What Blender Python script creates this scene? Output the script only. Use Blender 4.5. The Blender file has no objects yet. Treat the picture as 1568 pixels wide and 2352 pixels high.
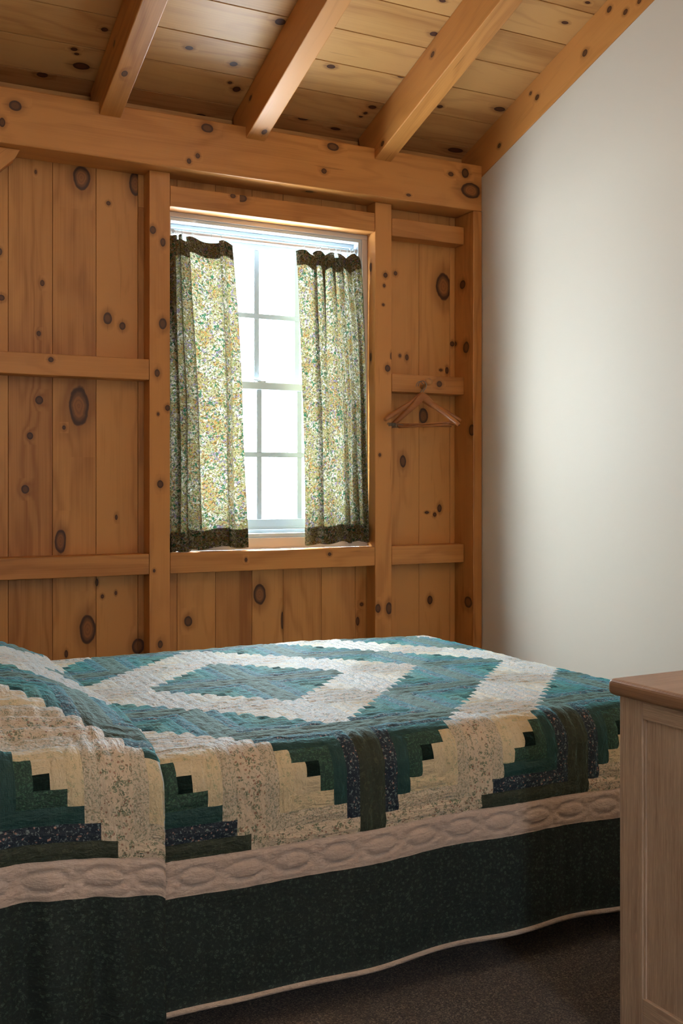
import bpy, bmesh, math, random
from mathutils import Vector, Matrix
random.seed(7)
C = bpy.context.scene.collection
PI = math.pi
H = 1.24                      # camera height above the carpet
TH = math.radians(26.57)
F = 2359.0
S_, C_ = math.sin(TH), math.cos(TH)
CAM = Vector((0, 0, H))

# ---------------------------------------------------------------- measuring helpers
def ray(x, y):
    u = (x - 784) / F
    return Vector((S_ + C_ * u, C_ - S_ * u, (1117 - y) / F))
def hit(x, y, p0, n):
    d = ray(x, y)
    t = (Vector(p0) - CAM).dot(n) / d.dot(n)
    return CAM + d * t

# ---------------------------------------------------------------- node helper
class G:
    def __init__(s, name, rough=0.5):
        s.m = bpy.data.materials.new(name); s.m.use_nodes = True
        s.nt = s.m.node_tree; s.nt.nodes.clear()
        s.out = s.n('ShaderNodeOutputMaterial')
        s.b = s.n('ShaderNodeBsdfPrincipled')
        s.b.inputs['Roughness'].default_value = rough
        s.l(s.b.outputs[0], s.out.inputs[0])
    def n(s, t, **k):
        nd = s.nt.nodes.new(t)
        for a, v in k.items(): setattr(nd, a, v)
        return nd
    def l(s, a, b): s.nt.links.new(a, b)
    def put(s, sock, v):
        if isinstance(v, bpy.types.NodeSocket): s.l(v, sock)
        elif v is not None:
            if sock.type == 'RGBA' and len(v) == 3: v = (*v, 1)
            sock.default_value = v
    def M(s, op, a, b=None, c=None, clamp=False):
        nd = s.n('ShaderNodeMath', operation=op); nd.use_clamp = clamp
        for i, v in enumerate((a, b, c)):
            if v is not None: s.put(nd.inputs[i], v)
        return nd.outputs[0]
    def xyz(s, v):
        nd = s.n('ShaderNodeSeparateXYZ'); s.l(v, nd.inputs[0]); return nd.outputs
    def vec(s, x, y, z=0.0):
        nd = s.n('ShaderNodeCombineXYZ')
        for i, v in enumerate((x, y, z)): s.put(nd.inputs[i], v)
        return nd.outputs[0]
    def mix(s, f, a, b, mode='MIX'):
        nd = s.n('ShaderNodeMix', data_type='RGBA', blend_type=mode)
        s.put(nd.inputs[0], f); s.put(nd.inputs[6], a); s.put(nd.inputs[7], b)
        return nd.outputs[2]
    def ss(s, v, lo, hi, a=0.0, b=1.0):
        nd = s.n('ShaderNodeMapRange', interpolation_type='SMOOTHSTEP')
        s.put(nd.inputs[0], v); s.put(nd.inputs[1], lo); s.put(nd.inputs[2], hi)
        s.put(nd.inputs[3], a); s.put(nd.inputs[4], b)
        return nd.outputs[0]
    def noise(s, v, scale=1.0, detail=2.0, rough=0.5, dist=0.0):
        nd = s.n('ShaderNodeTexNoise'); s.l(v, nd.inputs['Vector'])
        nd.inputs['Scale'].default_value = scale; nd.inputs['Detail'].default_value = detail
        nd.inputs['Roughness'].default_value = rough; nd.inputs['Distortion'].default_value = dist
        return nd.outputs
    def vor(s, v, scale=1.0, feature='F1', rnd=1.0):
        nd = s.n('ShaderNodeTexVoronoi', feature=feature); s.l(v, nd.inputs['Vector'])
        nd.inputs['Scale'].default_value = scale; nd.inputs['Randomness'].default_value = rnd
        return nd.outputs
    def uv(s, name): return s.n('ShaderNodeUVMap', uv_map=name).outputs[0]
    def attr(s, name): return s.n('ShaderNodeAttribute', attribute_name=name).outputs
    def obj(s): return s.n('ShaderNodeTexCoord').outputs['Object']
    def bump(s, h, strength=0.3, dist=0.01):
        nd = s.n('ShaderNodeBump'); nd.inputs['Strength'].default_value = strength
        nd.inputs['Distance'].default_value = dist; s.l(h, nd.inputs['Height'])
        s.l(nd.outputs[0], s.b.inputs['Normal']); return nd
    def base(s, c): s.put(s.b.inputs['Base Color'], c)
    def ramp(s, f, stops, interp='LINEAR'):
        nd = s.n('ShaderNodeValToRGB'); s.put(nd.inputs[0], f)
        r = nd.color_ramp; r.interpolation = interp
        while len(r.elements) < len(stops): r.elements.new(0.5)
        for e, (p, c) in zip(r.elements, stops): e.position = p; e.color = (*c, 1)
        return nd.outputs[0]

def srgb(r, g, b):
    f = lambda c: (c / 255 / 12.92) if c / 255 <= 0.04045 else ((c / 255 + 0.055) / 1.055) ** 2.4
    return (f(r), f(g), f(b))

# ---------------------------------------------------------------- materials
def pine(name, light, dark, knot=(0.048, 0.014, 0.003), heart=(0.27, 0.098, 0.024), rough=0.45, coat=0.05):
    g = G(name, rough)
    a, b, _ = g.xyz(g.uv('grain'))
    ka, kb, _ = g.xyz(g.uv('knot'))
    seed = g.attr('seed')[2]
    so = g.M('MULTIPLY', seed, 37.0)
    base_v = g.vec(g.M('MULTIPLY', a, 0.7), g.M('MULTIPLY', b, 3.2), so)
    edge = g.noise(g.vec(a, b, so), 26, 2)[0]
    r0 = g.M('SQRT', g.M('ADD', g.M('MULTIPLY', ka, ka), g.M('MULTIPLY', kb, kb)))
    r = g.M('ADD', r0, g.M('MULTIPLY', g.M('SUBTRACT', edge, 0.5), 0.32))
    n1 = g.noise(base_v, 1.0, 3, 0.55)[0]
    halo = g.M('EXPONENT', g.M('MULTIPLY', r0, -1.1))
    ring = g.M('ADD', g.M('MULTIPLY', b, 16.0), g.M('ADD', g.M('MULTIPLY', n1, 16.0), g.M('MULTIPLY', halo, 5.0)))
    w = g.M('SINE', g.M('MULTIPLY', ring, 3.6))
    w = g.M('MULTIPLY_ADD', w, 0.5, 0.5)
    w = g.M('POWER', w, 2.2)
    fine = g.noise(g.vec(g.M('MULTIPLY', a, 2.5), g.M('MULTIPLY', b, 170.0), so), 1.0, 3, 0.6)[0]
    tone = g.noise(g.vec(g.M('MULTIPLY', a, 0.8), g.M('MULTIPLY', b, 5.0), g.M('ADD', so, 5.0)), 1.0, 2)[0]
    fac = g.M('ADD', g.M('MULTIPLY', w, 0.34), g.M('ADD', g.M('MULTIPLY', g.M('SUBTRACT', fine, 0.5), 0.75),
              g.M('ADD', g.M('MULTIPLY', g.M('SUBTRACT', tone, 0.45), 1.5), g.M('MULTIPLY', g.M('SUBTRACT', seed, 0.4), 0.6))), clamp=True)
    col = g.mix(fac, light, dark)
    # paler sapwood areas with a curved edge
    sap = g.noise(g.vec(g.M('MULTIPLY', a, 0.45), g.M('MULTIPLY', b, 5.0), g.M('ADD', so, 3.0)), 1.0, 0)[0]
    col = g.mix(g.ss(sap, 0.56, 0.575, 0.0, 0.42), col, light)
    # dark resin streaks
    st = g.noise(g.vec(g.M('MULTIPLY', a, 3.0), g.M('MULTIPLY', b, 60.0), g.M('ADD', so, 11.0)), 1.0, 2)[0]
    col = g.mix(g.ss(st, 0.70, 0.80, 0.0, 0.45), col, [c * 0.45 for c in dark])
    # halo and knot
    col = g.mix(g.ss(r0, 0.9, 2.3, 0.55, 0.0), col, [c * 0.72 for c in dark])
    # tail along the grain
    tail = g.M('MULTIPLY', g.ss(g.M('ABSOLUTE', kb), 0.0, 0.28, 0.65, 0.0), g.ss(g.M('ABSOLUTE', ka), 1.0, 2.5, 1.0, 0.0))
    col = g.mix(tail, col, heart)
    big = g.attr('wide_knot')[2]
    kin = g.mix(g.ss(g.M('SINE', g.M('MULTIPLY', r, 24.0)), -0.4, 1.0, 0.0, 0.22), heart, knot)
    kin = g.mix(g.M('MULTIPLY_ADD', big, -0.72, 0.72), kin, knot)
    kr = g.mix(g.ss(r, 0.45, 0.85, 0.0, 0.95), kin, knot)
    col = g.mix(g.ss(r, 0.92, 1.06, 1.0, 0.0), col, kr)
    g.base(col)
    g.b.inputs['Coat Weight'].default_value = coat
    g.b.inputs['Coat Roughness'].default_value = 0.28
    g.b.inputs['Specular IOR Level'].default_value = 0.32
    g.bump(fine, 0.06, 0.002)
    return g.m

PINE = pine('pine_boards', (0.57, 0.260, 0.074), (0.29, 0.102, 0.020))
PINE_B = pine('pine_beams', (0.56, 0.240, 0.062), (0.30, 0.102, 0.018), coat=0.10)
PINE_C = pine('pine_ceiling', (0.60, 0.325, 0.115), (0.34, 0.140, 0.038), knot=(0.05, 0.016, 0.008), heart=(0.14, 0.05, 0.02))

def oak(name, light, dark):
    g = G(name, 0.42)
    a, b, _ = g.xyz(g.uv('grain'))
    seed = g.attr('seed')[2]; so = g.M('MULTIPLY', seed, 23.0)
    f1 = g.noise(g.vec(g.M('MULTIPLY', a, 9.0), g.M('MULTIPLY', b, 330.0), so), 1.0, 3, 0.65)[0]
    f2 = g.noise(g.vec(g.M('MULTIPLY', a, 3.0), g.M('MULTIPLY', b, 32.0), so), 1.0, 2)[0]
    f = g.M('ADD', g.M('MULTIPLY', g.M('SUBTRACT', f1, 0.5), 1.9), g.M('MULTIPLY_ADD', g.M('SUBTRACT', f2, 0.5), 1.2, 0.45), clamp=True)
    col = g.mix(f, light, dark)
    pores = g.noise(g.vec(g.M('MULTIPLY', a, 26.0), g.M('MULTIPLY', b, 700.0), so), 1.0, 1)[0]
    col = g.mix(g.ss(pores, 0.62, 0.75, 0.0, 0.35), col, [c * 1.7 for c in light])
    g.base(col); g.bump(f1, 0.25, 0.001)
    return g.m
OAK = oak('washed_oak', (0.60, 0.44, 0.32), (0.33, 0.215, 0.145))
OAK_TOP = oak('oak_top', (0.33, 0.18, 0.092), (0.18, 0.085, 0.038))
PEG_WOOD = oak('peg_wood', (0.46, 0.21, 0.065), (0.34, 0.13, 0.035))
HANGER_WOOD = oak('hanger_wood', (0.36, 0.125, 0.026), (0.25, 0.075, 0.014))
HANGER_WOOD.node_tree.nodes['Principled BSDF'].inputs['Coat Weight'].default_value = 0.12

def plain(name, col, rough=0.5, metal=0.0):
    g = G(name, rough); g.base(col); g.b.inputs['Metallic'].default_value = metal; return g
g = plain('wall_paint', (0.72, 0.66, 0.575), 0.62)
n_ = g.noise(g.obj(), 190, 3)[0]; g.bump(n_, 0.05, 0.002)
n2 = g.noise(g.obj(), 1.3, 2)[0]
g.base(g.mix(n2, (0.625, 0.555, 0.455), (0.655, 0.585, 0.485)))
PAINT = g.m
g = plain('white_vinyl', (0.56, 0.64, 0.70), 0.35); g.b.inputs['Coat Weight'].default_value = 0.3; VINYL = g.m
# thin muntin bars let some daylight through
g = plain('muntin_vinyl', (0.46, 0.54, 0.62), 0.4)
tr = g.n('ShaderNodeBsdfTranslucent'); tr.inputs[0].default_value = (0.86, 0.90, 0.93, 1)
mx = g.n('ShaderNodeMixShader'); mx.inputs[0].default_value = 0.015
g.l(g.b.outputs[0], mx.inputs[1]); g.l(tr.outputs[0], mx.inputs[2]); g.l(mx.outputs[0], g.out.inputs[0])
MUNTIN = g.m
CASING = plain('painted_casing', (0.60, 0.53, 0.48), 0.4).m
BRASS = plain('aged_steel', (0.20, 0.19, 0.17), 0.35, 0.9).m
STEEL = plain('rod_white', (0.82, 0.80, 0.78), 0.3).m
DARK = plain('dark_void', (0.03, 0.028, 0.026), 0.8).m
MATT = plain('ticking', (0.62, 0.60, 0.56), 0.8).m
OUTW = plain('outer_wall', (0.25, 0.14, 0.07), 0.8).m

g = plain('window_glass', (1, 1, 1), 0.0)
tb = g.n('ShaderNodeBsdfTransparent'); tb.inputs[0].default_value = (0.97, 0.985, 0.98, 1)
gl = g.n('ShaderNodeBsdfGlossy'); gl.inputs['Roughness'].default_value = 0.02
fr = g.n('ShaderNodeFresnel'); fr.inputs[0].default_value = 1.35
ge = g.n('ShaderNodeNewGeometry')
front = g.M('MULTIPLY', fr.outputs[0], g.M('SUBTRACT', 1.0, ge.outputs['Backfacing']))
mx = g.n('ShaderNodeMixShader'); g.l(front, mx.inputs[0]); g.l(tb.outputs[0], mx.inputs[1]); g.l(gl.outputs[0], mx.inputs[2])
g.l(mx.outputs[0], g.out.inputs[0]); GLASS = g.m
g = plain('ring_plastic', (0.88, 0.89, 0.88), 0.2)
g.b.inputs['Transmission Weight'].default_value = 0.35; RINGM = g.m

def carpet():
    g = G('carpet_pile', 0.95)
    o = g.obj()
    v = g.vor(o, 330)[1]
    nn = g.noise(o, 420, 2)[0]; n3 = g.noise(o, 9, 3)[0]
    x, y, z = g.xyz(v)
    col = g.ramp(x, [(0.0, (0.030, 0.022, 0.020)), (0.45, (0.105, 0.076, 0.060)), (0.8, (0.22, 0.158, 0.115)), (1.0, (0.40, 0.30, 0.22))])
    col = g.mix(g.M('MULTIPLY', nn, 0.6), col, (0.045, 0.036, 0.034))
    col = g.mix(g.ss(n3, 0.35, 0.7, 0.0, 0.25), col, (0.05, 0.04, 0.036))
    g.base(col); g.b.inputs['Sheen Weight'].default_value = 0.15
    g.b.inputs['Specular IOR Level'].default_value = 0.1
    g.bump(g.M('ADD', nn, x), 0.9, 0.006)
    return g.m
CARPET = carpet()

# ---- quilt fabrics (UV 'cloth' in metres)
def fabric(name, base, spots, sheen=0.35, tint=(0.9, 0.95, 1.0), bumpy=0.6, spec=0.5, weave=True, grid=None, rough=0.75):
    """spots: list of (colour, scale, threshold, softness, strength, stretch)"""
    g = G(name, rough)
    uv = g.uv('cloth')
    x, y, _ = g.xyz(uv)
    wob = g.noise(uv, 55, 2)[1]
    vm = g.n('ShaderNodeVectorMath', operation='MULTIPLY_ADD'); g.l(wob, vm.inputs[0])
    vm.inputs[1].default_value = (0.010, 0.010, 0); g.l(uv, vm.inputs[2]); uvw = vm.outputs[0]
    col = base
    low = g.noise(uv, 7, 2)[0]
    col = g.mix(g.M('MULTIPLY', low, 0.45), base, [c * 0.82 for c in base])
    for i, (c, sc, th, soft, st, kind) in enumerate(spots):
        ad = g.n('ShaderNodeVectorMath', operation='ADD'); g.l(uvw, ad.inputs[0]); ad.inputs[1].default_value = (3.1 * i, 1.7 * i, 0)
        if kind == 'dot':
            d = g.vor(ad.outputs[0], sc)[0]; m = g.ss(d, th, th + soft, st, 0.0)
        elif kind == 'n2':
            d = g.vor(ad.outputs[0], sc)[0]; br = g.noise(ad.outputs[0], sc * 5.0, 1)[0]
            m = g.M('MULTIPLY', g.ss(d, th, th + soft, st, 0.0), g.ss(br, 0.44, 0.54))
        elif kind == 'ring':
            d = g.vor(ad.outputs[0], sc)[0]
            m = g.M('MULTIPLY', g.ss(d, th, th + soft, st, 0.0), g.ss(d, th * 0.35, th * 0.6, 0.25, 1.0))
        else:
            d = g.noise(ad.outputs[0], sc, 2, 0.6, 0.6)[0]; m = g.ss(d, th, th + soft, 0.0, st)
        col = g.mix(m, col, c)
    if grid:
        c, sp = grid
        gx = g.ss(g.M('PINGPONG', x, sp / 2), 0.0, sp * 0.12, 0.8, 0.0)
        gy = g.ss(g.M('PINGPONG', y, sp / 2), 0.0, sp * 0.12, 0.8, 0.0)
        col = g.mix(g.M('MAXIMUM', gx, gy), col, c)
    g.base(col)
    g.b.inputs['Sheen Weight'].default_value = sheen
    g.b.inputs['Sheen Roughness'].default_value = 0.35
    g.b.inputs['Sheen Tint'].default_value = (*tint, 1)
    g.b.inputs['Specular IOR Level'].default_value = spec
    # puckers: ripples running across the seams
    p1 = g.noise(g.vec(g.M('MULTIPLY', x, 34.0), g.M('MULTIPLY', y, 90.0)), 1.0, 3, 0.6, 0.4)[0]
    p2 = g.noise(uv, 46, 3, 0.6)[0]
    g.bump(g.M('ADD', g.M('MULTIPLY', p1, 0.8), g.M('MULTIPLY', p2, 0.6)), bumpy, 0.016)
    return g.m
TEAL_L = (0.014, 0.070, 0.062)
L = {
 1: fabric('ivory_pin_dot', (0.62, 0.515, 0.335), [((0.38, 0.34, 0.20), 170, 0.22, 0.12, 0.5, 'dot')], sheen=1.0, tint=(0.68, 0.87, 1.0), rough=0.62, spec=0.55),
 2: fabric('ivory_leaf_print', (0.64, 0.53, 0.335), [((0.24, 0.28, 0.16), 60, 0.26, 0.08, 0.65, 'n2'), ((0.38, 0.34, 0.20), 150, 0.22, 0.12, 0.5, 'dot'), ((0.26, 0.30, 0.17), 95, 0.60, 0.06, 0.5, 'n')], sheen=1.0, tint=(0.68, 0.87, 1.0), rough=0.62, spec=0.55),
 3: fabric('beige_meadow_print', (0.56, 0.475, 0.355), [((0.15, 0.19, 0.12), 200, 0.53, 0.07, 0.75, 'n'), ((0.26, 0.20, 0.12), 170, 0.26, 0.14, 0.6, 'dot')], sheen=1.0, tint=(0.68, 0.87, 1.0), rough=0.62, spec=0.55),
 4: fabric('cream_rose_print', (0.60, 0.49, 0.36), [((0.07, 0.12, 0.065), 52, 0.34, 0.08, 0.85, 'n2'), ((0.24, 0.10, 0.06), 95, 0.20, 0.08, 0.8, 'dot'), ((0.13, 0.16, 0.09), 130, 0.57, 0.05, 0.75, 'n')], sheen=1.0, tint=(0.68, 0.87, 1.0), rough=0.62, spec=0.55),
}
D = {
 0: fabric('black_green_centre', (0.003, 0.010, 0.008), [((0.006, 0.02, 0.016), 160, 0.3, 0.1, 0.5, 'dot')], sheen=0.8, tint=(0.08, 0.42, 0.42), spec=0.15, rough=0.85),
 1: fabric('fern_green_print', (0.009, 0.038, 0.026), [((0.040, 0.115, 0.065), 190, 0.53, 0.06, 0.8, 'n')], sheen=1.0, bumpy=0.5, tint=(0.13, 0.58, 0.58)),
 2: fabric('teal_grid_check', (0.006, 0.046, 0.042), [((0.008, 0.06, 0.05), 30, 0.5, 0.2, 0.4, 'n')], grid=((0.003, 0.020, 0.022), 0.0042), sheen=1.0, bumpy=0.5, tint=(0.08, 0.54, 0.60)),
 3: fabric('navy_blossom_print', (0.004, 0.012, 0.026), [((0.15, 0.19, 0.19), 165, 0.575, 0.05, 0.85, 'n'), ((0.33, 0.19, 0.16), 95, 0.17, 0.08, 0.85, 'dot')], sheen=1.0, bumpy=0.5, tint=(0.14, 0.54, 0.66)),
 4: fabric('olive_green_print', (0.020, 0.028, 0.015), [((0.055, 0.060, 0.034), 75, 0.56, 0.08, 0.6, 'n')], sheen=1.0, bumpy=0.5, tint=(0.22, 0.48, 0.46)),
}
CREAM = fabric('cream_border_cloth', (0.50, 0.395, 0.33), [], sheen=0.12, bumpy=0.35)
GREEN = fabric('green_sprig_border', (0.0035, 0.0105, 0.0085), [((0.075, 0.115, 0.090), 80, 0.24, 0.10, 0.50, 'n2'), ((0.022, 0.046, 0.035), 150, 0.56, 0.06, 0.6, 'n')], sheen=0.10, bumpy=0.2)
BIND = fabric('cream_binding_cloth', (0.50, 0.39, 0.31), [], sheen=0.2)
QM = [D[0], D[1], D[2], D[3], D[4], L[1], L[2], L[3], L[4], CREAM, GREEN, BIND]

def curtain_mat():
    g = G('flower_curtain_cloth', 0.85)
    uv = g.uv('cloth')
    wob = g.noise(uv, 60, 2)[1]
    vm = g.n('ShaderNodeVectorMath', operation='MULTIPLY_ADD'); g.l(wob, vm.inputs[0])
    vm.inputs[1].default_value = (0.018, 0.018, 0); g.l(uv, vm.inputs[2]); w = vm.outputs[0]
    def off(k):
        a = g.n('ShaderNodeVectorMath', operation='ADD'); g.l(w, a.inputs[0]); a.inputs[1].default_value = (k * 2.3, k * 1.1, k * 0.7); return a.outputs[0]
    big = g.noise(uv, 15, 2)[0]
    big2 = g.noise(off(5), 17, 2)[0]
    col = g.mix(g.ss(big, 0.42, 0.60), (0.62, 0.55, 0.40), (0.38, 0.31, 0.13))
    col = g.mix(g.ss(g.noise(off(1), 84, 2)[0], 0.52, 0.58, 0, 0.85), col, (0.30, 0.27, 0.07))
    col = g.mix(g.M('MULTIPLY', g.ss(g.noise(off(2), 80, 2)[0], 0.50, 0.55, 0, 0.95), g.ss(big2, 0.46, 0.56)), col, (0.42, 0.20, 0.045))
    col = g.mix(g.ss(g.noise(off(3), 66, 2)[0], 0.59, 0.63, 0, 0.9), col, (0.24, 0.18, 0.30))
    col = g.mix(g.ss(g.noise(off(4), 100, 3)[0], 0.575, 0.61, 0, 0.95), col, (0.085, 0.19, 0.035))
    col = g.mix(g.M('MULTIPLY', g.ss(g.noise(off(6), 64, 3)[0], 0.545, 0.58, 0, 1.0), g.ss(big, 0.54, 0.46)), col, (0.012, 0.13, 0.055))
    col = g.mix(g.ss(g.noise(off(7), 120, 3)[0], 0.545, 0.58, 0, 0.9), col, (0.10, 0.055, 0.025))
    ink = g.noise(off(11), 260, 2)[0]
    col = g.mix(g.ss(ink, 0.56, 0.60, 0, 0.75), col, (0.14, 0.12, 0.05))
    pale = g.noise(off(12), 300, 2)[0]
    col = g.mix(g.ss(pale, 0.60, 0.64, 0, 0.6), col, (0.72, 0.66, 0.55))
    col = g.mix(g.M('MULTIPLY', g.ss(g.noise(off(9), 115, 2)[0], 0.62, 0.66, 0, 0.95), g.ss(big2, 0.54, 0.44)), col, (0.88, 0.86, 0.80))
    tr = g.n('ShaderNodeBsdfTranslucent'); g.l(col, tr.inputs[0])
    g.base(g.mix(0.66, col, (0.0, 0.0, 0.0))); g.b.inputs['Specular IOR Level'].default_value = 0.1
    mx = g.n('ShaderNodeMixShader'); mx.inputs[0].default_value = 0.066
    g.l(g.b.outputs[0], mx.inputs[1]); g.l(tr.outputs[0], mx.inputs[2]); g.l(mx.outputs[0], g.out.inputs[0])
    return g.m
CURTAIN = curtain_mat()

# ---------------------------------------------------------------- object helpers
def tag(o, label=None, cat=None, group=None, kind=None):
    if label: o['label'] = label
    if cat: o['category'] = cat
    if group: o['group'] = group
    if kind: o['kind'] = kind
    return o
def empty(name, loc=(0, 0, 0), rz=0.0, **k):
    o = bpy.data.objects.new(name, None); C.objects.link(o)
    o.location = loc; o.rotation_euler = (0, 0, rz); o.empty_display_size = 0.1
    return tag(o, **k)
def link(name, me, parent=None, mat=None, bevel=0.0, smooth=False, M=None, segs=2):
    o = bpy.data.objects.new(name, me); C.objects.link(o)
    if mat: me.materials.append(mat)
    if parent: o.parent = parent
    if M is not None: o.matrix_local = M
    if smooth:
        for p in me.polygons: p.use_smooth = True
    if bevel:
        b = o.modifiers.new('bevel', 'BEVEL'); b.width = bevel; b.segments = segs
        b.limit_method = 'ANGLE'; b.angle_limit = math.radians(40); b.use_clamp_overlap = True
        b.harden_normals = False
    return o

class MB:
    """collects gridded boxes with grain / knot coordinates, one mesh per build()"""
    def __init__(s): s.v = []; s.f = []; s.g = []; s.k = []; s.seed = []; s.big = []
    def box(s, lo, hi, axis=0, knots=(), seed=None):
        seed = random.random() if seed is None else seed
        cuts = [sorted({lo[i], hi[i]}) for i in range(3)]
        reg = {}
        KR = 2.6
        for (face, c1, c2, r1, r2) in knots:
            na = 'xyz'.index(face[1]); o2 = [i for i in range(3) if i != na]
            for ax, c, r in ((o2[0], c1, r1), (o2[1], c2, r2)):
                for e in (c - KR * r, c + KR * r):
                    if lo[ax] + 1e-4 < e < hi[ax] - 1e-4 and all(abs(e - q) > 1e-4 for q in cuts[ax]): cuts[ax].append(e)
            reg.setdefault(face, []).append((c1, c2, r1, r2))
        cuts = [sorted(c) for c in cuts]
        vid = {}
        def V(p):
            key = tuple(round(q, 6) for q in p)
            if key not in vid: vid[key] = len(s.v); s.v.append(p)
            return vid[key]
        offs = (random.uniform(0, 9), random.uniform(0, 9))
        for na in range(3):
            o1, o2 = [i for i in range(3) if i != na]
            for sgn, val in ((-1, lo[na]), (1, hi[na])):
                fn = ('-' if sgn < 0 else '+') + 'xyz'[na]
                ks = reg.get(fn, [])
                for i in range(len(cuts[o1]) - 1):
                    for j in range(len(cuts[o2]) - 1):
                        a0, a1, b0, b1 = cuts[o1][i], cuts[o1][i + 1], cuts[o2][j], cuts[o2][j + 1]
                        cs = [(a0, b0), (a1, b0), (a1, b1), (a0, b1)]
                        # x-z faces with normal y need the opposite winding
                        flip = (sgn < 0) != (na == 1)
                        if flip: cs.reverse()
                        am, bm_ = (a0 + a1) / 2, (b0 + b1) / 2
                        best = None
                        for kk in ks:
                            da, db = abs(am - kk[0]) / kk[2], abs(bm_ - kk[1]) / kk[3]
                            if da < KR and db < KR and (best is None or da + db < best[0]): best = (da + db, kk)
                        ids = []
                        for (a, b) in cs:
                            p = [0, 0, 0]; p[na] = val; p[o1] = a; p[o2] = b
                            ids.append(V(tuple(p)))
                            if axis == o1: gu, gv = a, b
                            elif axis == o2: gu, gv = b, a
                            else: gu, gv = a * 0.05, b
                            s.g.append((gu + offs[0], gv + offs[1] + val))
                            if best:
                                kk = best[1]; ku, kv = (a - kk[0]) / kk[2], (b - kk[1]) / kk[3]
                                s.k.append((ku, kv) if axis == o1 else (kv, ku))
                            else: s.k.append((9.0, 9.0))
                        s.f.append(ids); s.seed.append(seed); s.big.append(min(1.0, max(0.0, (math.sqrt(best[1][2] * best[1][3]) - 0.02) / 0.02)) if best else 0.0)
    def mesh(s, name):
        me = bpy.data.meshes.new(name); me.from_pydata(s.v, [], s.f)
        u = me.uv_layers.new(name='grain'); u2 = me.uv_layers.new(name='knot')
        u.data.foreach_set('uv', [c for p in s.g for c in p])
        u2.data.foreach_set('uv', [c for p in s.k for c in p])
        at = me.attributes.new('seed', 'FLOAT', 'FACE'); at.data.foreach_set('value', s.seed)
        at = me.attributes.new('wide_knot', 'FLOAT', 'FACE'); at.data.foreach_set('value', s.big)
        return me
def beam(name, lo, hi, axis, mat=PINE_B, knots=(), bevel=0.003, parent=None, M=None, seed=None):
    m = MB(); m.box(lo, hi, axis, knots, seed)
    return link(name, m.mesh(name), parent, mat, bevel, M=M)

def kn(face, val, lst):
    """(px, py, rx, ry) -> knots on an axis-aligned face at coordinate val"""
    na = 'xyz'.index(face[1]); n = Vector([1.0 if i == na else 0.0 for i in range(3)])
    p0 = [0, 0, H]; p0[na] = val
    out = []
    o1, o2 = [i for i in range(3) if i != na]
    for (px, py, rx, ry) in lst:
        c = hit(px, py, p0, n); cx = hit(px + rx, py, p0, n); cy = hit(px, py + ry, p0, n)
        out.append((face, c[o1], c[o2], max(0.004, abs(cx[o1] - c[o1])), max(0.004, abs(cy[o2] - c[o2]))))
    return out

def tube(pts, r, segs=10, closed=False, rr=None):
    """swept tube; rr optional radius per point (tuple = elliptical)"""
    bm = bmesh.new(); rings = []
    n = len(pts); P = [Vector(p) for p in pts]
    up = Vector((0, 0, 1)); prev = None
    for i in range(n):
        if closed: t = (P[(i + 1) % n] - P[i - 1]).normalized()
        else: t = (P[min(i + 1, n - 1)] - P[max(i - 1, 0)]).normalized()
        if prev is None:
            a = up if abs(t.dot(up)) < 0.9 else Vector((1, 0, 0))
            nx = t.cross(a).normalized()
        else: nx = (prev - t * prev.dot(t)).normalized()
        prev = nx; ny = t.cross(nx)
        rad = rr[i] if rr else r
        ra, rb = rad if isinstance(rad, tuple) else (rad, rad)
        rings.append([bm.verts.new(P[i] + nx * ra * math.cos(2 * PI * k / segs) + ny * rb * math.sin(2 * PI * k / segs)) for k in range(segs)])
    m = n if closed else n - 1
    for i in range(m):
        A, B = rings[i], rings[(i + 1) % n]
        for k in range(segs): bm.faces.new((A[k], A[(k + 1) % segs], B[(k + 1) % segs], B[k]))
    if not closed:
        bm.faces.new(rings[0][::-1]); bm.faces.new(rings[-1])
    bmesh.ops.recalc_face_normals(bm, faces=bm.faces)
    me = bpy.data.meshes.new('tube'); bm.to_mesh(me); bm.free()
    u = me.uv_layers.new(name='grain'); u2 = me.uv_layers.new(name='knot')
    for p in me.polygons:
        p.use_smooth = True
        for li in p.loop_indices:
            co = me.vertices[me.loops[li].vertex_index].co
            u.data[li].uv = (co.x, co.z + co.y); u2.data[li].uv = (9, 9)
    return me
def boxmesh(lo, hi):
    m = MB(); m.box(lo, hi); return m.mesh('box')
def wbox(name, lo, hi, mat, parent=None, bevel=0.002, M=None):
    return link(name, boxmesh(lo, hi), parent, mat, bevel, M=M)
def frame_mesh(x0, x1, z0, z1, y0, y1, t, b=None, top=None):
    b = t if b is None else b; top = t if top is None else top
    m = MB()
    m.box((x0, y0, z0), (x1, y1, z0 + b)); m.box((x0, y0, z1 - top), (x1, y1, z1))
    m.box((x0, y0, z0 + b), (x0 + t, y1, z1 - top)); m.box((x1 - t, y0, z0 + b), (x1, y1, z1 - top))
    return m.mesh('frame')

# ================================================================= THE ROOM
YB = 4.39          # face of the vertical boards
YP = 4.30          # face of posts and rails
YT = 4.22          # face of plate and corner post
XW = 2.887         # plaster wall
XL = -0.75         # left wall
YR = -1.7          # rear wall
SL = 0.3145        # roof slope
AN = math.atan(SL); ca, sa = math.cos(AN), math.sin(AN)
def zc(Y): return H + 1.653 + (4.449 - Y) * SL
YRIDGE = 0.9

# floor
me = boxmesh((XL - 0.1, YR - 0.1, -0.12), (XW + 0.1, 4.6, 0.0))
tag(link('floor', me, None, CARPET), kind='structure')

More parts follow.
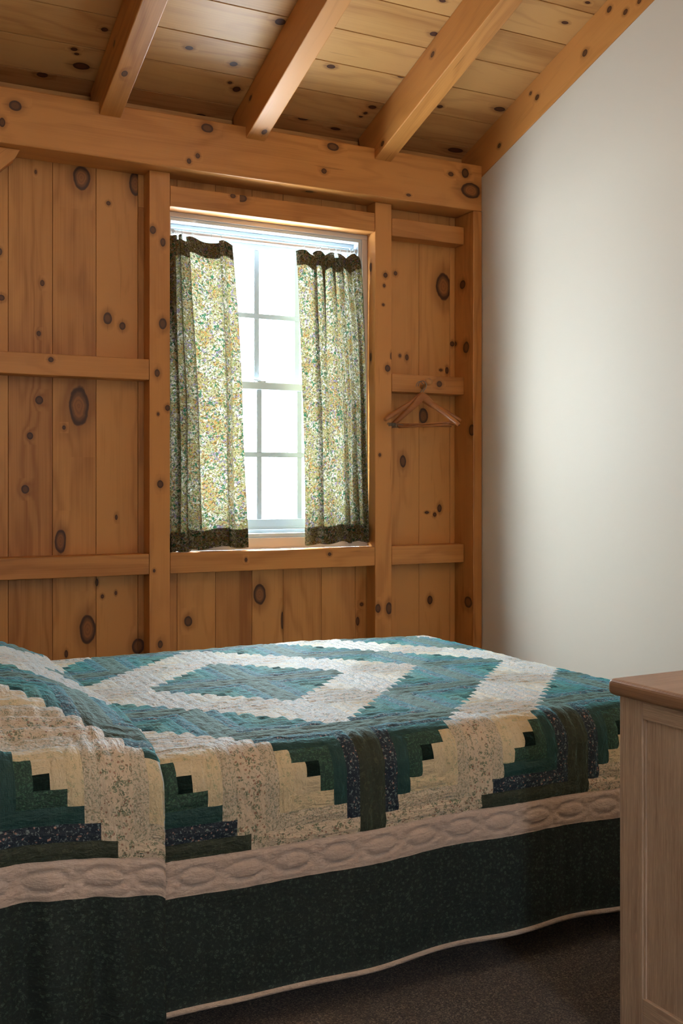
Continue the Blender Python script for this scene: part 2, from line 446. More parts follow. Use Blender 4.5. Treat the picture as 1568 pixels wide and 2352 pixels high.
# back wall boards
seams = [-0.75, -0.57, -0.39, -0.21, -0.03, 0.15, 0.30, 0.482, 0.664, 0.843, 1.025, 1.207, 1.383, 1.562, 1.738, 1.893, 2.09, 2.27, 2.45, 2.626, 2.807, 2.92]
wall_kn = kn('-y', YB, [
    (187, 408, 20, 28), (310, 423, 14, 27), (249, 467, 5, 5), (97, 650, 5, 7), (89, 766, 5, 6), (247, 731, 10, 14), (281, 749, 7, 9), (3, 684, 8, 7),
    (90, 919, 9, 10), (181, 933, 23, 45), (147, 982, 4, 5), (69, 1001, 7, 8), (58, 1124, 9, 10), (267, 1188, 3, 6), (139, 1243, 13, 27),
    (235, 1370, 4, 5), (222, 1338, 4, 9), (266, 1362, 3, 5), (201, 1446, 19, 34), (152, 1502, 4, 9), (323, 540, 5, 7), (317, 1484, 14, 18), (320, 934, 2, 3),
    (82, 395, 3, 5), (0, 578, 5, 8),
    (1018, 658, 17, 32), (908, 628, 4, 5), (918, 817, 3, 4), (934, 821, 4, 7), (1026, 851, 4, 8), (1012, 850, 4, 3), (925, 1060, 7, 14), (972, 955, 10, 18),
    (1009, 1167, 5, 9), (998, 1182, 4, 5), (980, 1177, 5, 3), (987, 1378, 6, 10), (1038, 790, 5, 6),
    (432, 1427, 9, 12), (596, 1365, 14, 24), (830, 1388, 4, 4), (821, 1427, 4, 10), (648, 1425, 3, 20)])
m = MB()
SILL, HEAD = H - 0.30, H + 1.215
for i in range(len(seams) - 1):
    x0, x1 = seams[i], seams[i + 1] - 0.0012
    rows = [(0.0, H + 1.565)]
    if x1 > 1.32 and x0 < 2.33: rows = [(0.0, SILL), (HEAD, H + 1.565)]
    for (z0, z1) in rows:
        ks = [k for k in wall_kn if x0 - 0.01 < k[1] < x1 + 0.01 and z0 < k[2] < z1]
        sd = random.random()
        # boards beside the opening are notched around it
        if len(rows) == 2 and (x0 < 1.318 or x1 > 2.332):
            xs = (x0, 1.3185) if x0 < 1.318 else (2.3315, x1)
            if z0 == 0.0: m.box((xs[0], YB, SILL), (xs[1], YB + 0.02, HEAD), 2, [], sd)
        m.box((x0, YB, z0), (x1, YB + 0.02, z1), 2, ks, sd)
tag(link('wall_back', m.mesh('wall_back'), None, PINE, 0.0018), kind='structure')
# solid wall behind the boards, open at the window
m = MB()
WX0, WX1, WZ0, WZ1 = 1.30, 2.35, SILL - 0.02, HEAD + 0.02
m.box((XL - 0.1, YB + 0.021, -0.1), (WX0, YB + 0.115, H + 1.9)); m.box((WX1, YB + 0.021, -0.1), (XW + 0.15, YB + 0.115, H + 1.9))
m.box((WX0, YB + 0.021, -0.1), (WX1, YB + 0.115, WZ0)); m.box((WX0, YB + 0.021, WZ1), (WX1, YB + 0.115, H + 1.9))
tag(link('wall_back_outer', m.mesh('w'), None, OUTW), kind='structure')

# right wall (plaster), with the roof line above
def gable(name, xa, xb, dz=-0.198, mat=PAINT):
    bm = bmesh.new()
    ys = [YR, YRIDGE, 4.55]
    prof = [(YR, -0.1), (4.55, -0.1), (4.55, zc(4.55) + dz), (YRIDGE, zc(YRIDGE) + dz), (YR, zc(YRIDGE) - (YRIDGE - YR) * SL + dz)]
    A = [bm.verts.new((xa, y, z)) for y, z in prof]; B = [bm.verts.new((xb, y, z)) for y, z in prof]
    bm.faces.new(A); bm.faces.new(B[::-1])
    for i in range(5): bm.faces.new((A[i], B[i], B[(i + 1) % 5], A[(i + 1) % 5]))
    bmesh.ops.recalc_face_normals(bm, faces=bm.faces)
    me = bpy.data.meshes.new(name); bm.to_mesh(me); bm.free()
    return tag(link(name, me, None, mat), kind='structure')
gable('wall_right', XW, XW + 0.12)
# left wall, and rear wall with an unseen opening added for fill daylight
def pierced(name, axis, v0, v1, a0, a1, z1, hole, mat=PAINT):
    m = MB(); h0, h1, hz0, hz1 = hole
    def bx(a, b, z, w):
        if axis == 0: m.box((v0, a, z), (v1, b, w))
        else: m.box((a, v0, z), (b, v1, w))
    bx(a0, h0, -0.1, z1); bx(h1, a1, -0.1, z1); bx(h0, h1, -0.1, hz0); bx(h0, h1, hz1, z1)
    return tag(link(name, m.mesh(name), None, mat), kind='structure')
RW = (0.9, 1.4, 1.3, 1.85)
tag(wbox('wall_left', (XL - 0.12, YR - 0.1, -0.1), (XL, 4.50, 4.3), PAINT, None, 0.0), kind='structure')
pierced('wall_rear', 1, YR - 0.12, YR, XL - 0.12, XW + 0.12, 4.3, RW)
def simple_window(name, axis, v0, v1, hole):
    a0, a1, z0, z1 = hole
    e = empty(name, ((v0 + v1) / 2, (a0 + a1) / 2, z0) if axis == 0 else ((a0 + a1) / 2, (v0 + v1) / 2, z0), kind='structure')
    ox, oy, oz = e.location
    m = MB()
    def bx(a, b, z, w):
        if axis == 0: m.box((v0 - ox, a - oy, z - oz), (v1 - ox, b - oy, w - oz))
        else: m.box((a - ox, v0 - oy, z - oz), (b - ox, v1 - oy, w - oz))
    t = 0.05
    bx(a0, a1, z0, z0 + t); bx(a0, a1, z1 - t, z1); bx(a0, a0 + t, z0 + t, z1 - t); bx(a1 - t, a1, z0 + t, z1 - t)
    bx((a0 + a1) / 2 - 0.015, (a0 + a1) / 2 + 0.015, z0 + t, z1 - t)
    bx(a0 + t, (a0 + a1) / 2 - 0.015, (z0 + z1) / 2 - 0.02, (z0 + z1) / 2 + 0.02); bx((a0 + a1) / 2 + 0.015, a1 - t, (z0 + z1) / 2 - 0.02, (z0 + z1) / 2 + 0.02)
    link('window_frame', m.mesh('f'), e, VINYL, 0.003)
simple_window('fill_window', 1, YR - 0.10, YR - 0.03, RW)  # unseen rear window, added to let fill daylight into the room

# ceiling boards, one mesh; local y runs up the slope towards the camera, local z points down
MC = Matrix(((1, 0, 0, 0), (0, -ca, -sa, 4.6), (0, sa, -ca, zc(4.6)), (0, 0, 0, 1)))
MCI = MC.inverted()
def ceil_local(px, py):
    p = hit(px, py, (0, 4.449, H + 1.653), Vector((0, SL, 1)))
    return MCI @ p
ck = []
for (px, py, rx, ry) in [(240, 68, 8, 6), (186, 152, 20, 10), (170, 113, 8, 5), (176, 124, 5, 3), (97, 172, 13, 7), (434, 110, 9, 6), (536, 147, 9, 7), (543, 205, 9, 8), (528, 190, 4, 4),
                         (460, 267, 12, 7), (760, 153, 10, 6), (643, 50, 12, 10), (696, 272, 13, 6), (1010, 245, 6, 5), (1147, 251, 13, 7), (1045, 345, 18, 7), (1012, 367, 8, 4), (1297, 52, 8, 5), (996, 78, 9, 7),
                         (921, 175, 9, 5), (855, 246, 9, 5), (839, 260, 4, 4), (829, 267, 4, 4), (1349, 6, 6, 4), (770, 296, 12, 4), (786, 338, 6, 6), (1016, 2, 8, 5), (720, 10, 7, 5)]:
    a, b, c = ceil_local(px, py), ceil_local(px + rx, py), ceil_local(px, py + ry)
    ck.append(('+z', a.x, a.y, max(0.010, abs(b.x - a.x) + 0.2 * abs(c.x - a.x)), max(0.007, abs(c.y - a.y) * 0.8)))
m = MB()
y = -0.081; L_SL = (4.6 - YRIDGE) / ca
while y < L_SL:
    y1 = min(y + 0.193, L_SL)
    ks = [k for k in ck if y < k[2] < y1]
    if y > 1.4:
        for q in range(3):
            ks.append(('+z', random.uniform(XL, XW), random.uniform(y + 0.03, y1 - 0.03), 0.02, 0.014))
    m.box((XL - 0.1, y, -0.03), (XW + 0.1, y1 - 0.0045, 0.0), 0, ks)
    y += 0.193
# thin backing so no daylight slips through the joints
m.box((XL - 0.1, -0.08, -0.05), (XW + 0.1, L_SL, -0.031), 0)
tag(link('ceiling', m.mesh('ceiling'), None, PINE_C, 0.0035, M=MC), kind='structure')
MR = Matrix(((1, 0, 0, 0), (0, ca, sa, 0), (0, -sa, ca, 0), (0, 0, 0, 1)))  # rear slope
MCR = Matrix.Translation((0, YRIDGE, zc(YRIDGE))) @ Matrix(((1, 0, 0, 0), (0, -ca, -sa, 0), (0, -sa, ca, 0), (0, 0, 0, 1)))
m = MB(); y = 0.0
while y < 2.9:
    m.box((XL - 0.1, y, 0.0), (XW + 0.1, y + 0.189, 0.03), 0); y += 0.193
tag(link('ceiling_rear', m.mesh('ceiling_rear'), None, PINE_C, 0.0035, M=MCR), kind='structure')

# rafters: local z 0 .. 0.184 below the boards
RD = 0.188
raf = [(-0.285, 'rafter left of the frame'), (0.357, ''), (0.998, ''), (1.641, ''), (2.283, '')]
rk = {2: [(286, 169, 9, 8)], 3: [(607, 303, 6, 6)], 4: []}
labels = {2: 'exposed pine rafter nearest the left edge, one round knot on its underside',
          3: 'exposed pine rafter above the left part of the window, dark stained side face',
          4: 'exposed pine rafter above the right part of the window, knot on its side face',
          1: 'exposed pine rafter over the head end of the bed', 0: 'exposed pine rafter along the far left of the room'}
y_front = (4.6 - 4.222) / ca
def rloc(px, py, plane_x):
    p = hit(px, py, (plane_x, 0, 0), Vector((1, 0, 0))); return MCI @ p
for i, (x0, _) in enumerate(raf):
    x1 = x0 + 0.09
    ks = []
    for (px, py, rx, ry) in rk.get(i, []):
        # point on the rafter underside
        q = MC @ Vector((0, 0, RD)); nn = (MC.to_3x3() @ Vector((0, 0, 1)))
        a, b, c = [MCI @ hit(u, v, q, nn) for (u, v) in ((px, py), (px + rx, py), (px, py + ry))]
        ks.append(('+z', a.x, a.y, 0.012, 0.018))
    sk = {4: [(993, 125, 7, 9), (878, 330, 6, 12)], 3: [(652, 48, 8, 20), (575, 225, 8, 18)], 2: [(262, 100, 5, 10)]}.get(i, [])
    for (px, py, rx, ry) in sk:
        a = rloc(px, py, x0); ks.append(('-x', a.y, a.z, 0.016, 0.011 if i == 4 else 0.009))
    o = beam('rafter', (x0, y_front - 0.17, 0.001), (x1, L_SL, RD), 1, PINE_B, ks, 0.004, M=MC)
    tag(o, labels[i], 'rafter', 'exposed ceiling rafters')
# rafter against the plaster wall: only its side face shows
ks = []
for (px, py, r) in [(1438, 28, .011), (1401, 22, .012), (1470, 3, .010), (1235, 224, .012), (1220, 215, .008), (1148, 335, .011), (1237, 285, .009), (1345, 122, .014)]:
    a = rloc(px, py, 2.888); ks.append(('-x', a.y, a.z, r * 1.2, r))
o = beam('rafter', (2.883, 0.02, 0.001), (2.99, L_SL, RD), 1, PINE_B, ks, 0.004, M=MC, seed=0.3)
tag(o, 'pine rafter set flush against the sloping top of the cream plaster wall', 'rafter', 'exposed ceiling rafters')

# plate
pk = kn('-y', YT, [(35, 243, 15, 12), (476, 294, 14, 10), (454, 358, 5, 6), (434, 370, 5, 6), (764, 337, 13, 9), (744, 393, 6, 6), (1068, 398, 8, 11), (1081, 438, 22, 18), (1035, 400, 6, 5), (5, 281, 7, 11), (938, 448, 5, 3)])
pk += [('-z', 0.62, 4.30, 0.02, 0.02), ('-z', 1.98, 4.29, 0.02, 0.014)]
o = beam('top_plate_beam', (XL, YT, H + 1.355), (XW - 0.002, YB - 0.001, H + 1.580), 0, PINE_B, pk, 0.005, seed=0.42)
tag(o, 'long thick horizontal pine beam running along the top of the board wall', 'beam')

tag(beam('trim_1', (XL, YB + 0.011, H + 1.567), (XW - 0.002, YB + 0.0195, zc(YB + 0.012) - 0.004), 0, PINE_C, [], 0.002), kind='structure')
# corner post
ks = kn('-x', 2.834, [(1062, 654, 6, 10), (1070, 798, 7, 13), (1083, 988, 7, 13), (1075, 1383, 9, 13), (1045, 790, 4, 5)])
o = beam('wall_post', (2.834, YT, 0.0), (XW - 0.002, YB - 0.001, H + 1.354), 2, PINE_B, ks, 0.004, seed=0.75)
tag(o, 'deep pine corner post where the board wall meets the plaster wall', 'post', 'pine wall posts')
# window posts
ks = kn('-y', YP, [(351, 528, 7, 9), (374, 557, 6, 10), (374, 744, 9, 13), (361, 857, 6, 9), (385, 937, 6, 7), (363, 951, 3, 4), (368, 1112, 7, 9), (368, 1480, 6, 9), (354, 1311, 3, 4)])
o = beam('wall_post', (1.232, YP, 0.0), (1.322, YB - 0.001, H + 1.354), 2, PINE_B, ks, 0.004, seed=0.38)
tag(o, 'square pine post at the left side of the window', 'post', 'pine wall posts')
ks = kn('-y', YP, [(885, 632, 5, 6), (890, 846, 6, 8), (872, 1045, 3, 4), (868, 1397, 6, 10), (893, 1397, 7, 14), (882, 656, 3, 4), (880, 700, 3, 3), (899, 818, 3, 9)])
ks += [('-x', 4.345, H + 1.05, 0.012, 0.022), ('-x', 4.345, H + 0.62, 0.01, 0.02)]
o = beam('wall_post', (2.330, YP, 0.0), (2.420, YB - 0.001, H + 1.354), 2, PINE_B, ks, 0.004, seed=0.25)
tag(o, 'square pine post at the right side of the window', 'post', 'pine wall posts')
o = beam('wall_post', (-0.08, YP, 0.0), (0.01, YB - 0.001, H + 1.354), 2, PINE_B, [], 0.004)
tag(o, 'square pine post near the head end of the bed', 'post', 'pine wall posts')

# rails
def rail(x0, x1, z0, z1, label, pk=(), seed=0.4, y0=YP):
    o = beam('wall_rail', (x0, y0 + 0.001, H + z0), (x1, YB - 0.001, H + z1), 0, PINE_B, kn('-y', YP, pk), 0.003, seed=seed)
    tag(o, label, 'rail', 'pine rails between the posts')
rail(0.012, 1.231, 0.455, 0.544, 'upper horizontal pine rail on the boards left of the window', [(117, 826, 6, 6)], 0.45)
rail(0.012, 1.231, -0.378, -0.289, 'lower horizontal pine rail on the boards left of the window', [], 0.55)
rail(1.3235, 2.329, 1.211, 1.301, 'horizontal pine rail forming the head of the window', [(555, 455, 12, 9), (535, 450, 6, 5)], 0.7)
rail(1.3235, 2.329, -0.378, -0.289, 'horizontal pine rail just below the window sill', [(757, 1273, 4, 4), (565, 1286, 3, 5)], 0.5)
rail(2.4215, 2.833, 1.203, 1.289, 'top short pine rail right of the window', [], 0.7)
rail(2.4215, 2.833, 0.455, 0.541, 'middle short pine rail carrying the peg and the coat hangers', [(1009, 882, 6, 7)], 0.5)
rail(2.4215, 2.833, -0.378, -0.287, 'lowest short pine rail right of the window', [], 0.5)

# curved knee brace at the upper left
bm = bmesh.new()
out = []
tip = Vector((0.693, H + 1.3545)); 
up = [(0.693, H + 1.3545), (0.02, H + 1.3545), (0.02, H + 0.78)]
low = []
for i in range(15):
    t = i / 14
    ang = PI / 2 * t
    low.append((0.11 + 0.545 * math.sin(ang) ** 1.0, H + 1.30 - 0.52 * (1 - math.cos(PI / 2 * (1 - t))) ** 1.0 * 1.0))
poly = up + [(0.11, H + 0.78)] + low[1:] + [(0.672, H + 1.315)]
A = [bm.verts.new((x, 4.27, z)) for x, z in poly]; B = [bm.verts.new((x, 4.345, z)) for x, z in poly]
n = len(poly)
for i in range(n): bm.faces.new((A[i], A[(i + 1) % n], B[(i + 1) % n], B[i]))
bm.faces.new(A[::-1]); bm.faces.new(B)
bmesh.ops.recalc_face_normals(bm, faces=bm.faces)
uvl = bm.loops.layers.uv.new('grain'); uvk = bm.loops.layers.uv.new('knot')
for f in bm.faces:
    for l in f.loops:
        l[uvl].uv = (l.vert.co.x * 0.75 + l.vert.co.z * 0.65 + 3, l.vert.co.z * 0.75 - l.vert.co.x * 0.65 + l.vert.co.y); l[uvk].uv = (9, 9)
me = bpy.data.meshes.new('brace'); bm.to_mesh(me); bm.free()
o = link('knee_brace', me, None, PINE_B, 0.003)
tag(o, 'curved pine brace under the top beam at the upper left edge', 'brace')

# ================================================================= THE WINDOW
win = empty('window_1', (1.826, YB, SILL), kind='structure')
wo = Vector(win.location)
def wp(x0, x1, z0, z1, y0, y1): return (x0 - wo.x, y0 - wo.y, z0 + H - wo.z), (x1 - wo.x, y1 - wo.y, z1 + H - wo.z)
def wframe(name, x0, x1, z0, z1, y0, y1, t, b, top, mat, bevel=0.002):
    return link(name, frame_mesh(x0 - wo.x, x1 - wo.x, z0 + H - wo.z, z1 + H - wo.z, y0 - wo.y, y1 - wo.y, t, b, top), win, mat, bevel)
# inner painted casing flush with the boards, then the white stepped vinyl frame
wframe('casing', 1.3225, 2.3295, -0.2885, 1.2105, YB - 0.012, YB + 0.03, 0.028, 0.052, 0.022, CASING)
wframe('window_frame', 1.330, 2.302, -0.2365, 1.1885, YB - 0.006, YB + 0.125, 0.020, 0.020, 0.016, VINYL)
wframe('window_frame', 1.345, 2.282, -0.2165, 1.1725, YB + 0.045, YB + 0.120, 0.018, 0.016, 0.018, VINYL)
wframe('window_stop', 1.352, 2.264, -0.2005, 1.1545, YB + 0.060, YB + 0.128, 0.010, 0.010, 0.020, VINYL)
def sash(name, z0, z1, y0, t, b, top, zm):
    s = wframe(name, 1.356, 2.248, z0, z1, y0, y0 + 0.03, t, b, top, VINYL, 0.003)
    gx0, gx1, gz0, gz1 = 1.356 + t, 2.248 - t, z0 + b, z1 - top
    m = MB(); lo, hi = wp(gx0, gx1, gz0, gz1, y0 + 0.013, y0 + 0.016); m.box(lo, hi)
    link('pane', m.mesh('pane'), s, GLASS)
    m = MB()
    for k in (1, 2, 3):
        xm = gx0 + (gx1 - gx0) * k / 4
        for (q0, q1) in ((gz0, zm - 0.012), (zm + 0.012, gz1)):
            lo, hi = wp(xm - 0.013, xm + 0.013, q0, q1, y0 + 0.006, y0 + 0.012); m.box(lo, hi)
    lo, hi = wp(gx0, gx1, zm - 0.012, zm + 0.012, y0 + 0.006, y0 + 0.012); m.box(lo, hi)
    link('muntins', m.mesh('muntins'), s, MUNTIN, 0.0015)
    return s
up_s = sash('upper_sash', 0.452, 1.137, YB + 0.097, 0.030, 0.030, 0.028, 0.800)
lo_s = sash('lower_sash', -0.198, 0.487, YB + 0.064, 0.034, 0.045, 0.036, 0.148)
m = MB(); lo, hi = wp(1.79, 1.835, 0.487, 0.493, YB + 0.066, YB + 0.091); m.box(lo, hi)
lo, hi = wp(1.772, 1.812, 0.493, 0.499, YB + 0.071, YB + 0.079); m.box(lo, hi)
link('sash_lock', m.mesh('lock'), lo_s, VINYL, 0.001)

# curtain rod
rod = empty('curtain_rod', (1.82, YB + 0.018, H + 1.128))
tag(rod, 'slim white curtain rod across the top of the window', 'curtain rod')
link('rod', tube([(-0.462 + 0.0, 0, 0), (-0.2, 0, 0), (0.2, 0, 0), (0.446, 0, 0)], 0.0085, 14), rod, STEEL)
for sx in (-0.450, 0.446):
    me = tube([(sx, 0, 0), (sx + (0.016 if sx > 0 else -0.016), 0, 0)], 0.017, 20)
    link('bracket', me, rod, VINYL)
    link('screw', tube([(sx - (0.003 if sx > 0 else -0.003), -0.006, 0.004), (sx, -0.006, 0.004)], 0.0035, 8), rod, BRASS)

# ---- curtains
def catmull(P, n):
    out = []
    for i in range(len(P) - 1):
        p0, p1, p2, p3 = P[max(i - 1, 0)], P[i], P[i + 1], P[min(i + 2, len(P) - 1)]
        for k in range(n):
            t = k / n
            out.append(tuple(0.5 * (2 * p1[j] + (p2[j] - p0[j]) * t + (2 * p0[j] - 5 * p1[j] + 4 * p2[j] - p3[j]) * t * t + (3 * p1[j] - p0[j] - 3 * p2[j] + p3[j]) * t ** 3) for j in range(2)))
    out.append(tuple(P[-1])); return out
def curtain(name, label, top, bot, ztop, zbot, hemz, seed, reach=0.8):
    rnd = random.Random(seed)
    def even(Q, N):
        ac = [0]
        for i in range(1, len(Q)): ac.append(ac[-1] + math.hypot(Q[i][0] - Q[i - 1][0], Q[i][1] - Q[i - 1][1]))
        out, k = [], 0
        for i in range(N):
            t = ac[-1] * i / (N - 1)
            while k < len(Q) - 2 and ac[k + 1] < t: k += 1
            f = (t - ac[k]) / max(1e-9, ac[k + 1] - ac[k])
            out.append((Q[k][0] + (Q[k + 1][0] - Q[k][0]) * f, Q[k][1] + (Q[k + 1][1] - Q[k][1]) * f))
        return out
    T, B = even(catmull(top, 8), 190), even(catmull(bot, 8), 190)
    n = len(T); R = 70
    arc = [0]
    for i in range(1, n): arc.append(arc[-1] + math.hypot(T[i][0] - T[i - 1][0], T[i][1] - T[i - 1][1]))
    root = empty(name, ((top[0][0] + top[-1][0]) / 2, YB - 0.03, H + ztop)); tag(root, label, 'curtain', 'flowered window curtains')
    o0 = Vector(root.location)
    phs = [rnd.uniform(0, 6) for _ in range(4)]
    def P(i, t, dy=0.0):
        a, b = T[i], B[i]
        e = t ** (0.8 + (reach - 0.8) * (i / (n - 1)) ** 2)
        x = a[0] * (1 - e) + b[0] * e; yy = a[1] * (1 - e) + b[1] * e
        s = i / (n - 1)
        x += 0.004 * math.sin(t * 7 + phs[0] + s * 5) * t * (1 - t) * 3
        yy += 0.004 * math.sin(t * 9 + phs[1] + s * 11) * t
        zt = H + ztop + 0.013 * math.sin(s * 27 + phs[2]) * (1 if t < 0.2 else 0) + (0.006 * math.sin(s * 37 + phs[3]))
        zb = H + zbot + hemz * (1 - s) + 0.006 * math.sin(s * 21 + phs[3])
        z = zt * (1 - t) + zb * t
        x = max(1.3245, min(2.3275, x))
        Y = YB - 0.006 - 0.038 * min(1, t / 0.5) + yy * (0.75 + 0.25 * t)
        if x < 1.374 or x > 2.278 or t > 0.3: Y = min(Y, YB - 0.018 + 0.1 * (yy - 0.02))
        return Vector((x, Y + dy * 0.6, z)) - o0
    def sheet(t0, t1, rows, dy, nm):
        vs, fs, uvs = [], [], []
        for r in range(rows + 1):
            t = t0 + (t1 - t0) * r / rows
            for i in range(n): vs.append(P(i, t, dy)); 
        for r in range(rows):
            for i in range(n - 1):
                q = [r * n + i, r * n + i + 1, (r + 1) * n + i + 1, (r + 1) * n + i]; fs.append(q)
                for (rr, ii) in ((r, i), (r, i + 1), (r + 1, i + 1), (r + 1, i)):
                    uvs.append((arc[ii] * 1.0, (t0 + (t1 - t0) * rr / rows) * 1.38))
        me = bpy.data.meshes.new(nm); me.from_pydata(vs, [], fs)
        u = me.uv_layers.new(name='cloth'); u.data.foreach_set('uv', [c for p in uvs for c in p])
        return link(nm, me, root, CURTAIN, smooth=True)
    sheet(0, 1, R, 0, 'curtain_cloth')
    sheet(0.0, 0.052, 5, 0.0035, 'heading'); sheet(0.0, 0.052, 5, 0.0065, 'heading')
    sheet(0.938, 1.0, 5, 0.0035, 'hem'); sheet(0.938, 1.0, 5, 0.0065, 'hem')
    return root
topL = [(1.326, .000), (1.366, .022), (1.336, -.004), (1.360, -.026), (1.386, .018), (1.356, -.002), (1.378, -.030), (1.408, .016), (1.386, -.006), (1.398, -.032), (1.430, -.024), (1.424, .006), (1.444, .012), (1.47, .012), (1.51, .014), (1.555, .010), (1.578, .000), (1.572, -.016), (1.590, -.014), (1.606, .012), (1.625, .008), (1.640, -.002)]
botL = [(1.326, .000), (1.372, .022), (1.340, -.004), (1.372, -.026), (1.404, .018), (1.372, -.002), (1.404, -.030), (1.440, .016), (1.410, -.006), (1.436, -.032), (1.478, -.024), (1.466, .006), (1.495, .012), (1.535, .014), (1.58, .010), (1.612, .004), (1.612, -.018), (1.630, -.014), (1.650, .012), (1.675, .004), (1.698, -.012)]
curtain('curtain', 'green and gold flowered curtain on the left side of the window', topL, botL, 1.100, -0.272, 0.0 - 0.016, 3)
topR = [(1.958, .006), (1.975, -.004), (2.000, -.008), (2.030, .004), (2.052, -.020), (2.046, .012), (2.080, .016), (2.098, -.022), (2.086, .006), (2.122, .016), (2.144, -.024), (2.130, .004), (2.166, .016), (2.186, -.024), (2.170, .004), (2.206, .016), (2.228, -.020), (2.222, .010), (2.262, -.004), (2.274, .020)]
botR = [(1.988, .002), (2.010, -.012), (2.040, -.018), (2.070, -.030), (2.058, .010), (2.086, .018), (2.112, .008), (2.142, -.010), (2.170, .000), (2.200, .014), (2.222, -.018), (2.214, .010), (2.250, .012), (2.270, -.016), (2.262, .006), (2.296, .010), (2.306, -.014), (2.318, -.004), (2.3275, .024)]
curtain('curtain', 'green and gold flowered curtain on the right side of the window', topR, botR, 1.098, -0.262, -0.008, 8, 0.3)

# curtain rings
ring_me = tube([(0, 0.0135 * math.cos(2 * PI * k / 22), 0.0150 * math.sin(2 * PI * k / 22)) for k in range(22)], 0.0016, 8, closed=True)
ring_me.materials.append(RINGM)
ords = ['first', 'second', 'third', 'fourth', 'fifth', 'sixth', 'seventh', 'eighth', 'ninth']
def rings(xs, side, end):
    for i, x in enumerate(xs):
        o = bpy.data.objects.new('curtain_ring', ring_me); C.objects.link(o)
        o.location = (x, YB + 0.018, H + 1.1225); o.rotation_euler = (0, random.uniform(-.1, .1), random.uniform(-0.35, 0.35))
        tag(o, 'clear plastic ring on the rod, %s from the %s end of the %s curtain' % (ords[i], end, side), 'curtain ring', 'curtain rings of the %s curtain' % side)
rings([1.343, 1.358, 1.373, 1.390, 1.408, 1.458, 1.545, 1.588], 'left', 'left')
rings([2.249, 2.226, 2.196, 2.167, 2.135, 2.088, 2.070, 2.005], 'right', 'right')

# ================================================================= PEG AND HANGERS
peg = empty('coat_peg', (2.592, YP, H + 0.485)); tag(peg, 'turned wooden peg on the short rail, holding two hangers', 'peg')
pp = [(0, 0.0, 0), (0, -0.006, 0), (0, -0.012, 0.002), (-0.003, -0.035, 0.008), (-0.006, -0.055, 0.013), (-0.008, -0.066, 0.016), (-0.009, -0.078, 0.019), (-0.010, -0.084, 0.0205)]
link('peg_shaft', tube(pp[:6], 0.01, 16, rr=[0.014, 0.014, 0.010, 0.0085, 0.009, 0.011]), peg, PEG_WOOD)
link('peg_knob', tube(pp[4:], 0.01, 16, rr=[0.009, 0.0165, 0.0175, 0.010]), peg, PEG_WOOD)

def hanger(label, loc, rz, tilt, s=1.0, bar_dx=0.0, drop=0.118):
    root = empty('coat_hanger', loc); root.rotation_euler = (0, tilt, rz)
    tag(root, label, 'coat hanger', 'wooden coat hangers on the peg')
    # one curved wooden body: two arms meeting at the crown
    W = 0.206 * s
    pts, rr = [], []
    N = 28
    for i in range(N + 1):
        u = -1 + 2 * i / N; au = abs(u)
        z = -0.030 - drop * (au ** 1.18) + 0.016 * (1 - min(1, au / 0.25)) ** 1
        yb = 0.030 * au ** 2
        pts.append((W * u, -yb, z))
        h = 0.0155 - 0.004 * au if au < 0.85 else 0.0121 - 0.022 * (au - 0.85)
        h = 0.020 - 0.020 * au if au < 0.2 else h
        rr.append((0.0065 + 0.004 * au, h))
    # tube's nx is horizontal across the path, ny vertical
    body = link('hanger_body', tube(pts, 0.01, 14, rr=rr), root, HANGER_WOOD)
    hk = [(0, 0, -0.030), (0, 0, 0.000), (0.003, 0, 0.010), (0.012, 0, 0.020), (0.018, 0, 0.034), (0.015, 0, 0.048), (0.003, 0, 0.058), (-0.011, 0, 0.055), (-0.020, 0, 0.044), (-0.021, 0, 0.034)]
    hk = [(x - 0.000, y, z) for x, y, z in hk]
    sm = catmull([(a[0], a[2]) for a in hk], 5)
    link('hook', tube([(x, 0, z) for x, z in sm], 0.0019, 8), root, BRASS)
    link('trouser_bar', tube([(-0.150 * s + bar_dx, -0.026, -0.150), (0.165 * s, -0.026, -0.150)], 0.0042, 10), root, HANGER_WOOD)
    link('trouser_bar', tube([(-0.140 * s + bar_dx, -0.034, -0.160), (0.150 * s, -0.034, -0.160)], 0.0038, 10), root, HANGER_WOOD)
    sp = []
    for i in range(70):
        a = i * 0.55; sp.append((-0.190 * s + bar_dx + i * 0.0006, -0.028 + 0.007 * math.cos(a), -0.152 + 0.007 * math.sin(a)))
    link('spring', tube(sp, 0.0016, 6), root, BRASS)
    w1 = [(-0.190 * s + bar_dx, -0.028, -0.145), (-0.120 * s + bar_dx, -0.030, -0.152), (-0.10 * s + bar_dx, -0.034, -0.160)]
    link('wire', tube(w1, 0.0016, 6), root, BRASS)
    link('wire', tube([(0.165 * s, -0.026, -0.150), (0.192 * s, -0.028, -0.142)], 0.0016, 6), root, BRASS)
    return root
hz = H + 0.447
hanger('wooden coat hanger nearest the room, turned outward on the peg', (2.552, YP - 0.070, hz), math.radians(-44), math.radians(-2.5), 0.84, 0.0, 0.135)
hanger('wooden coat hanger behind the other one, lying closer to the boards', (2.566, YP - 0.022, hz + 0.002), math.radians(-3), math.radians(-1.0), 1.0, 0.0, 0.100)


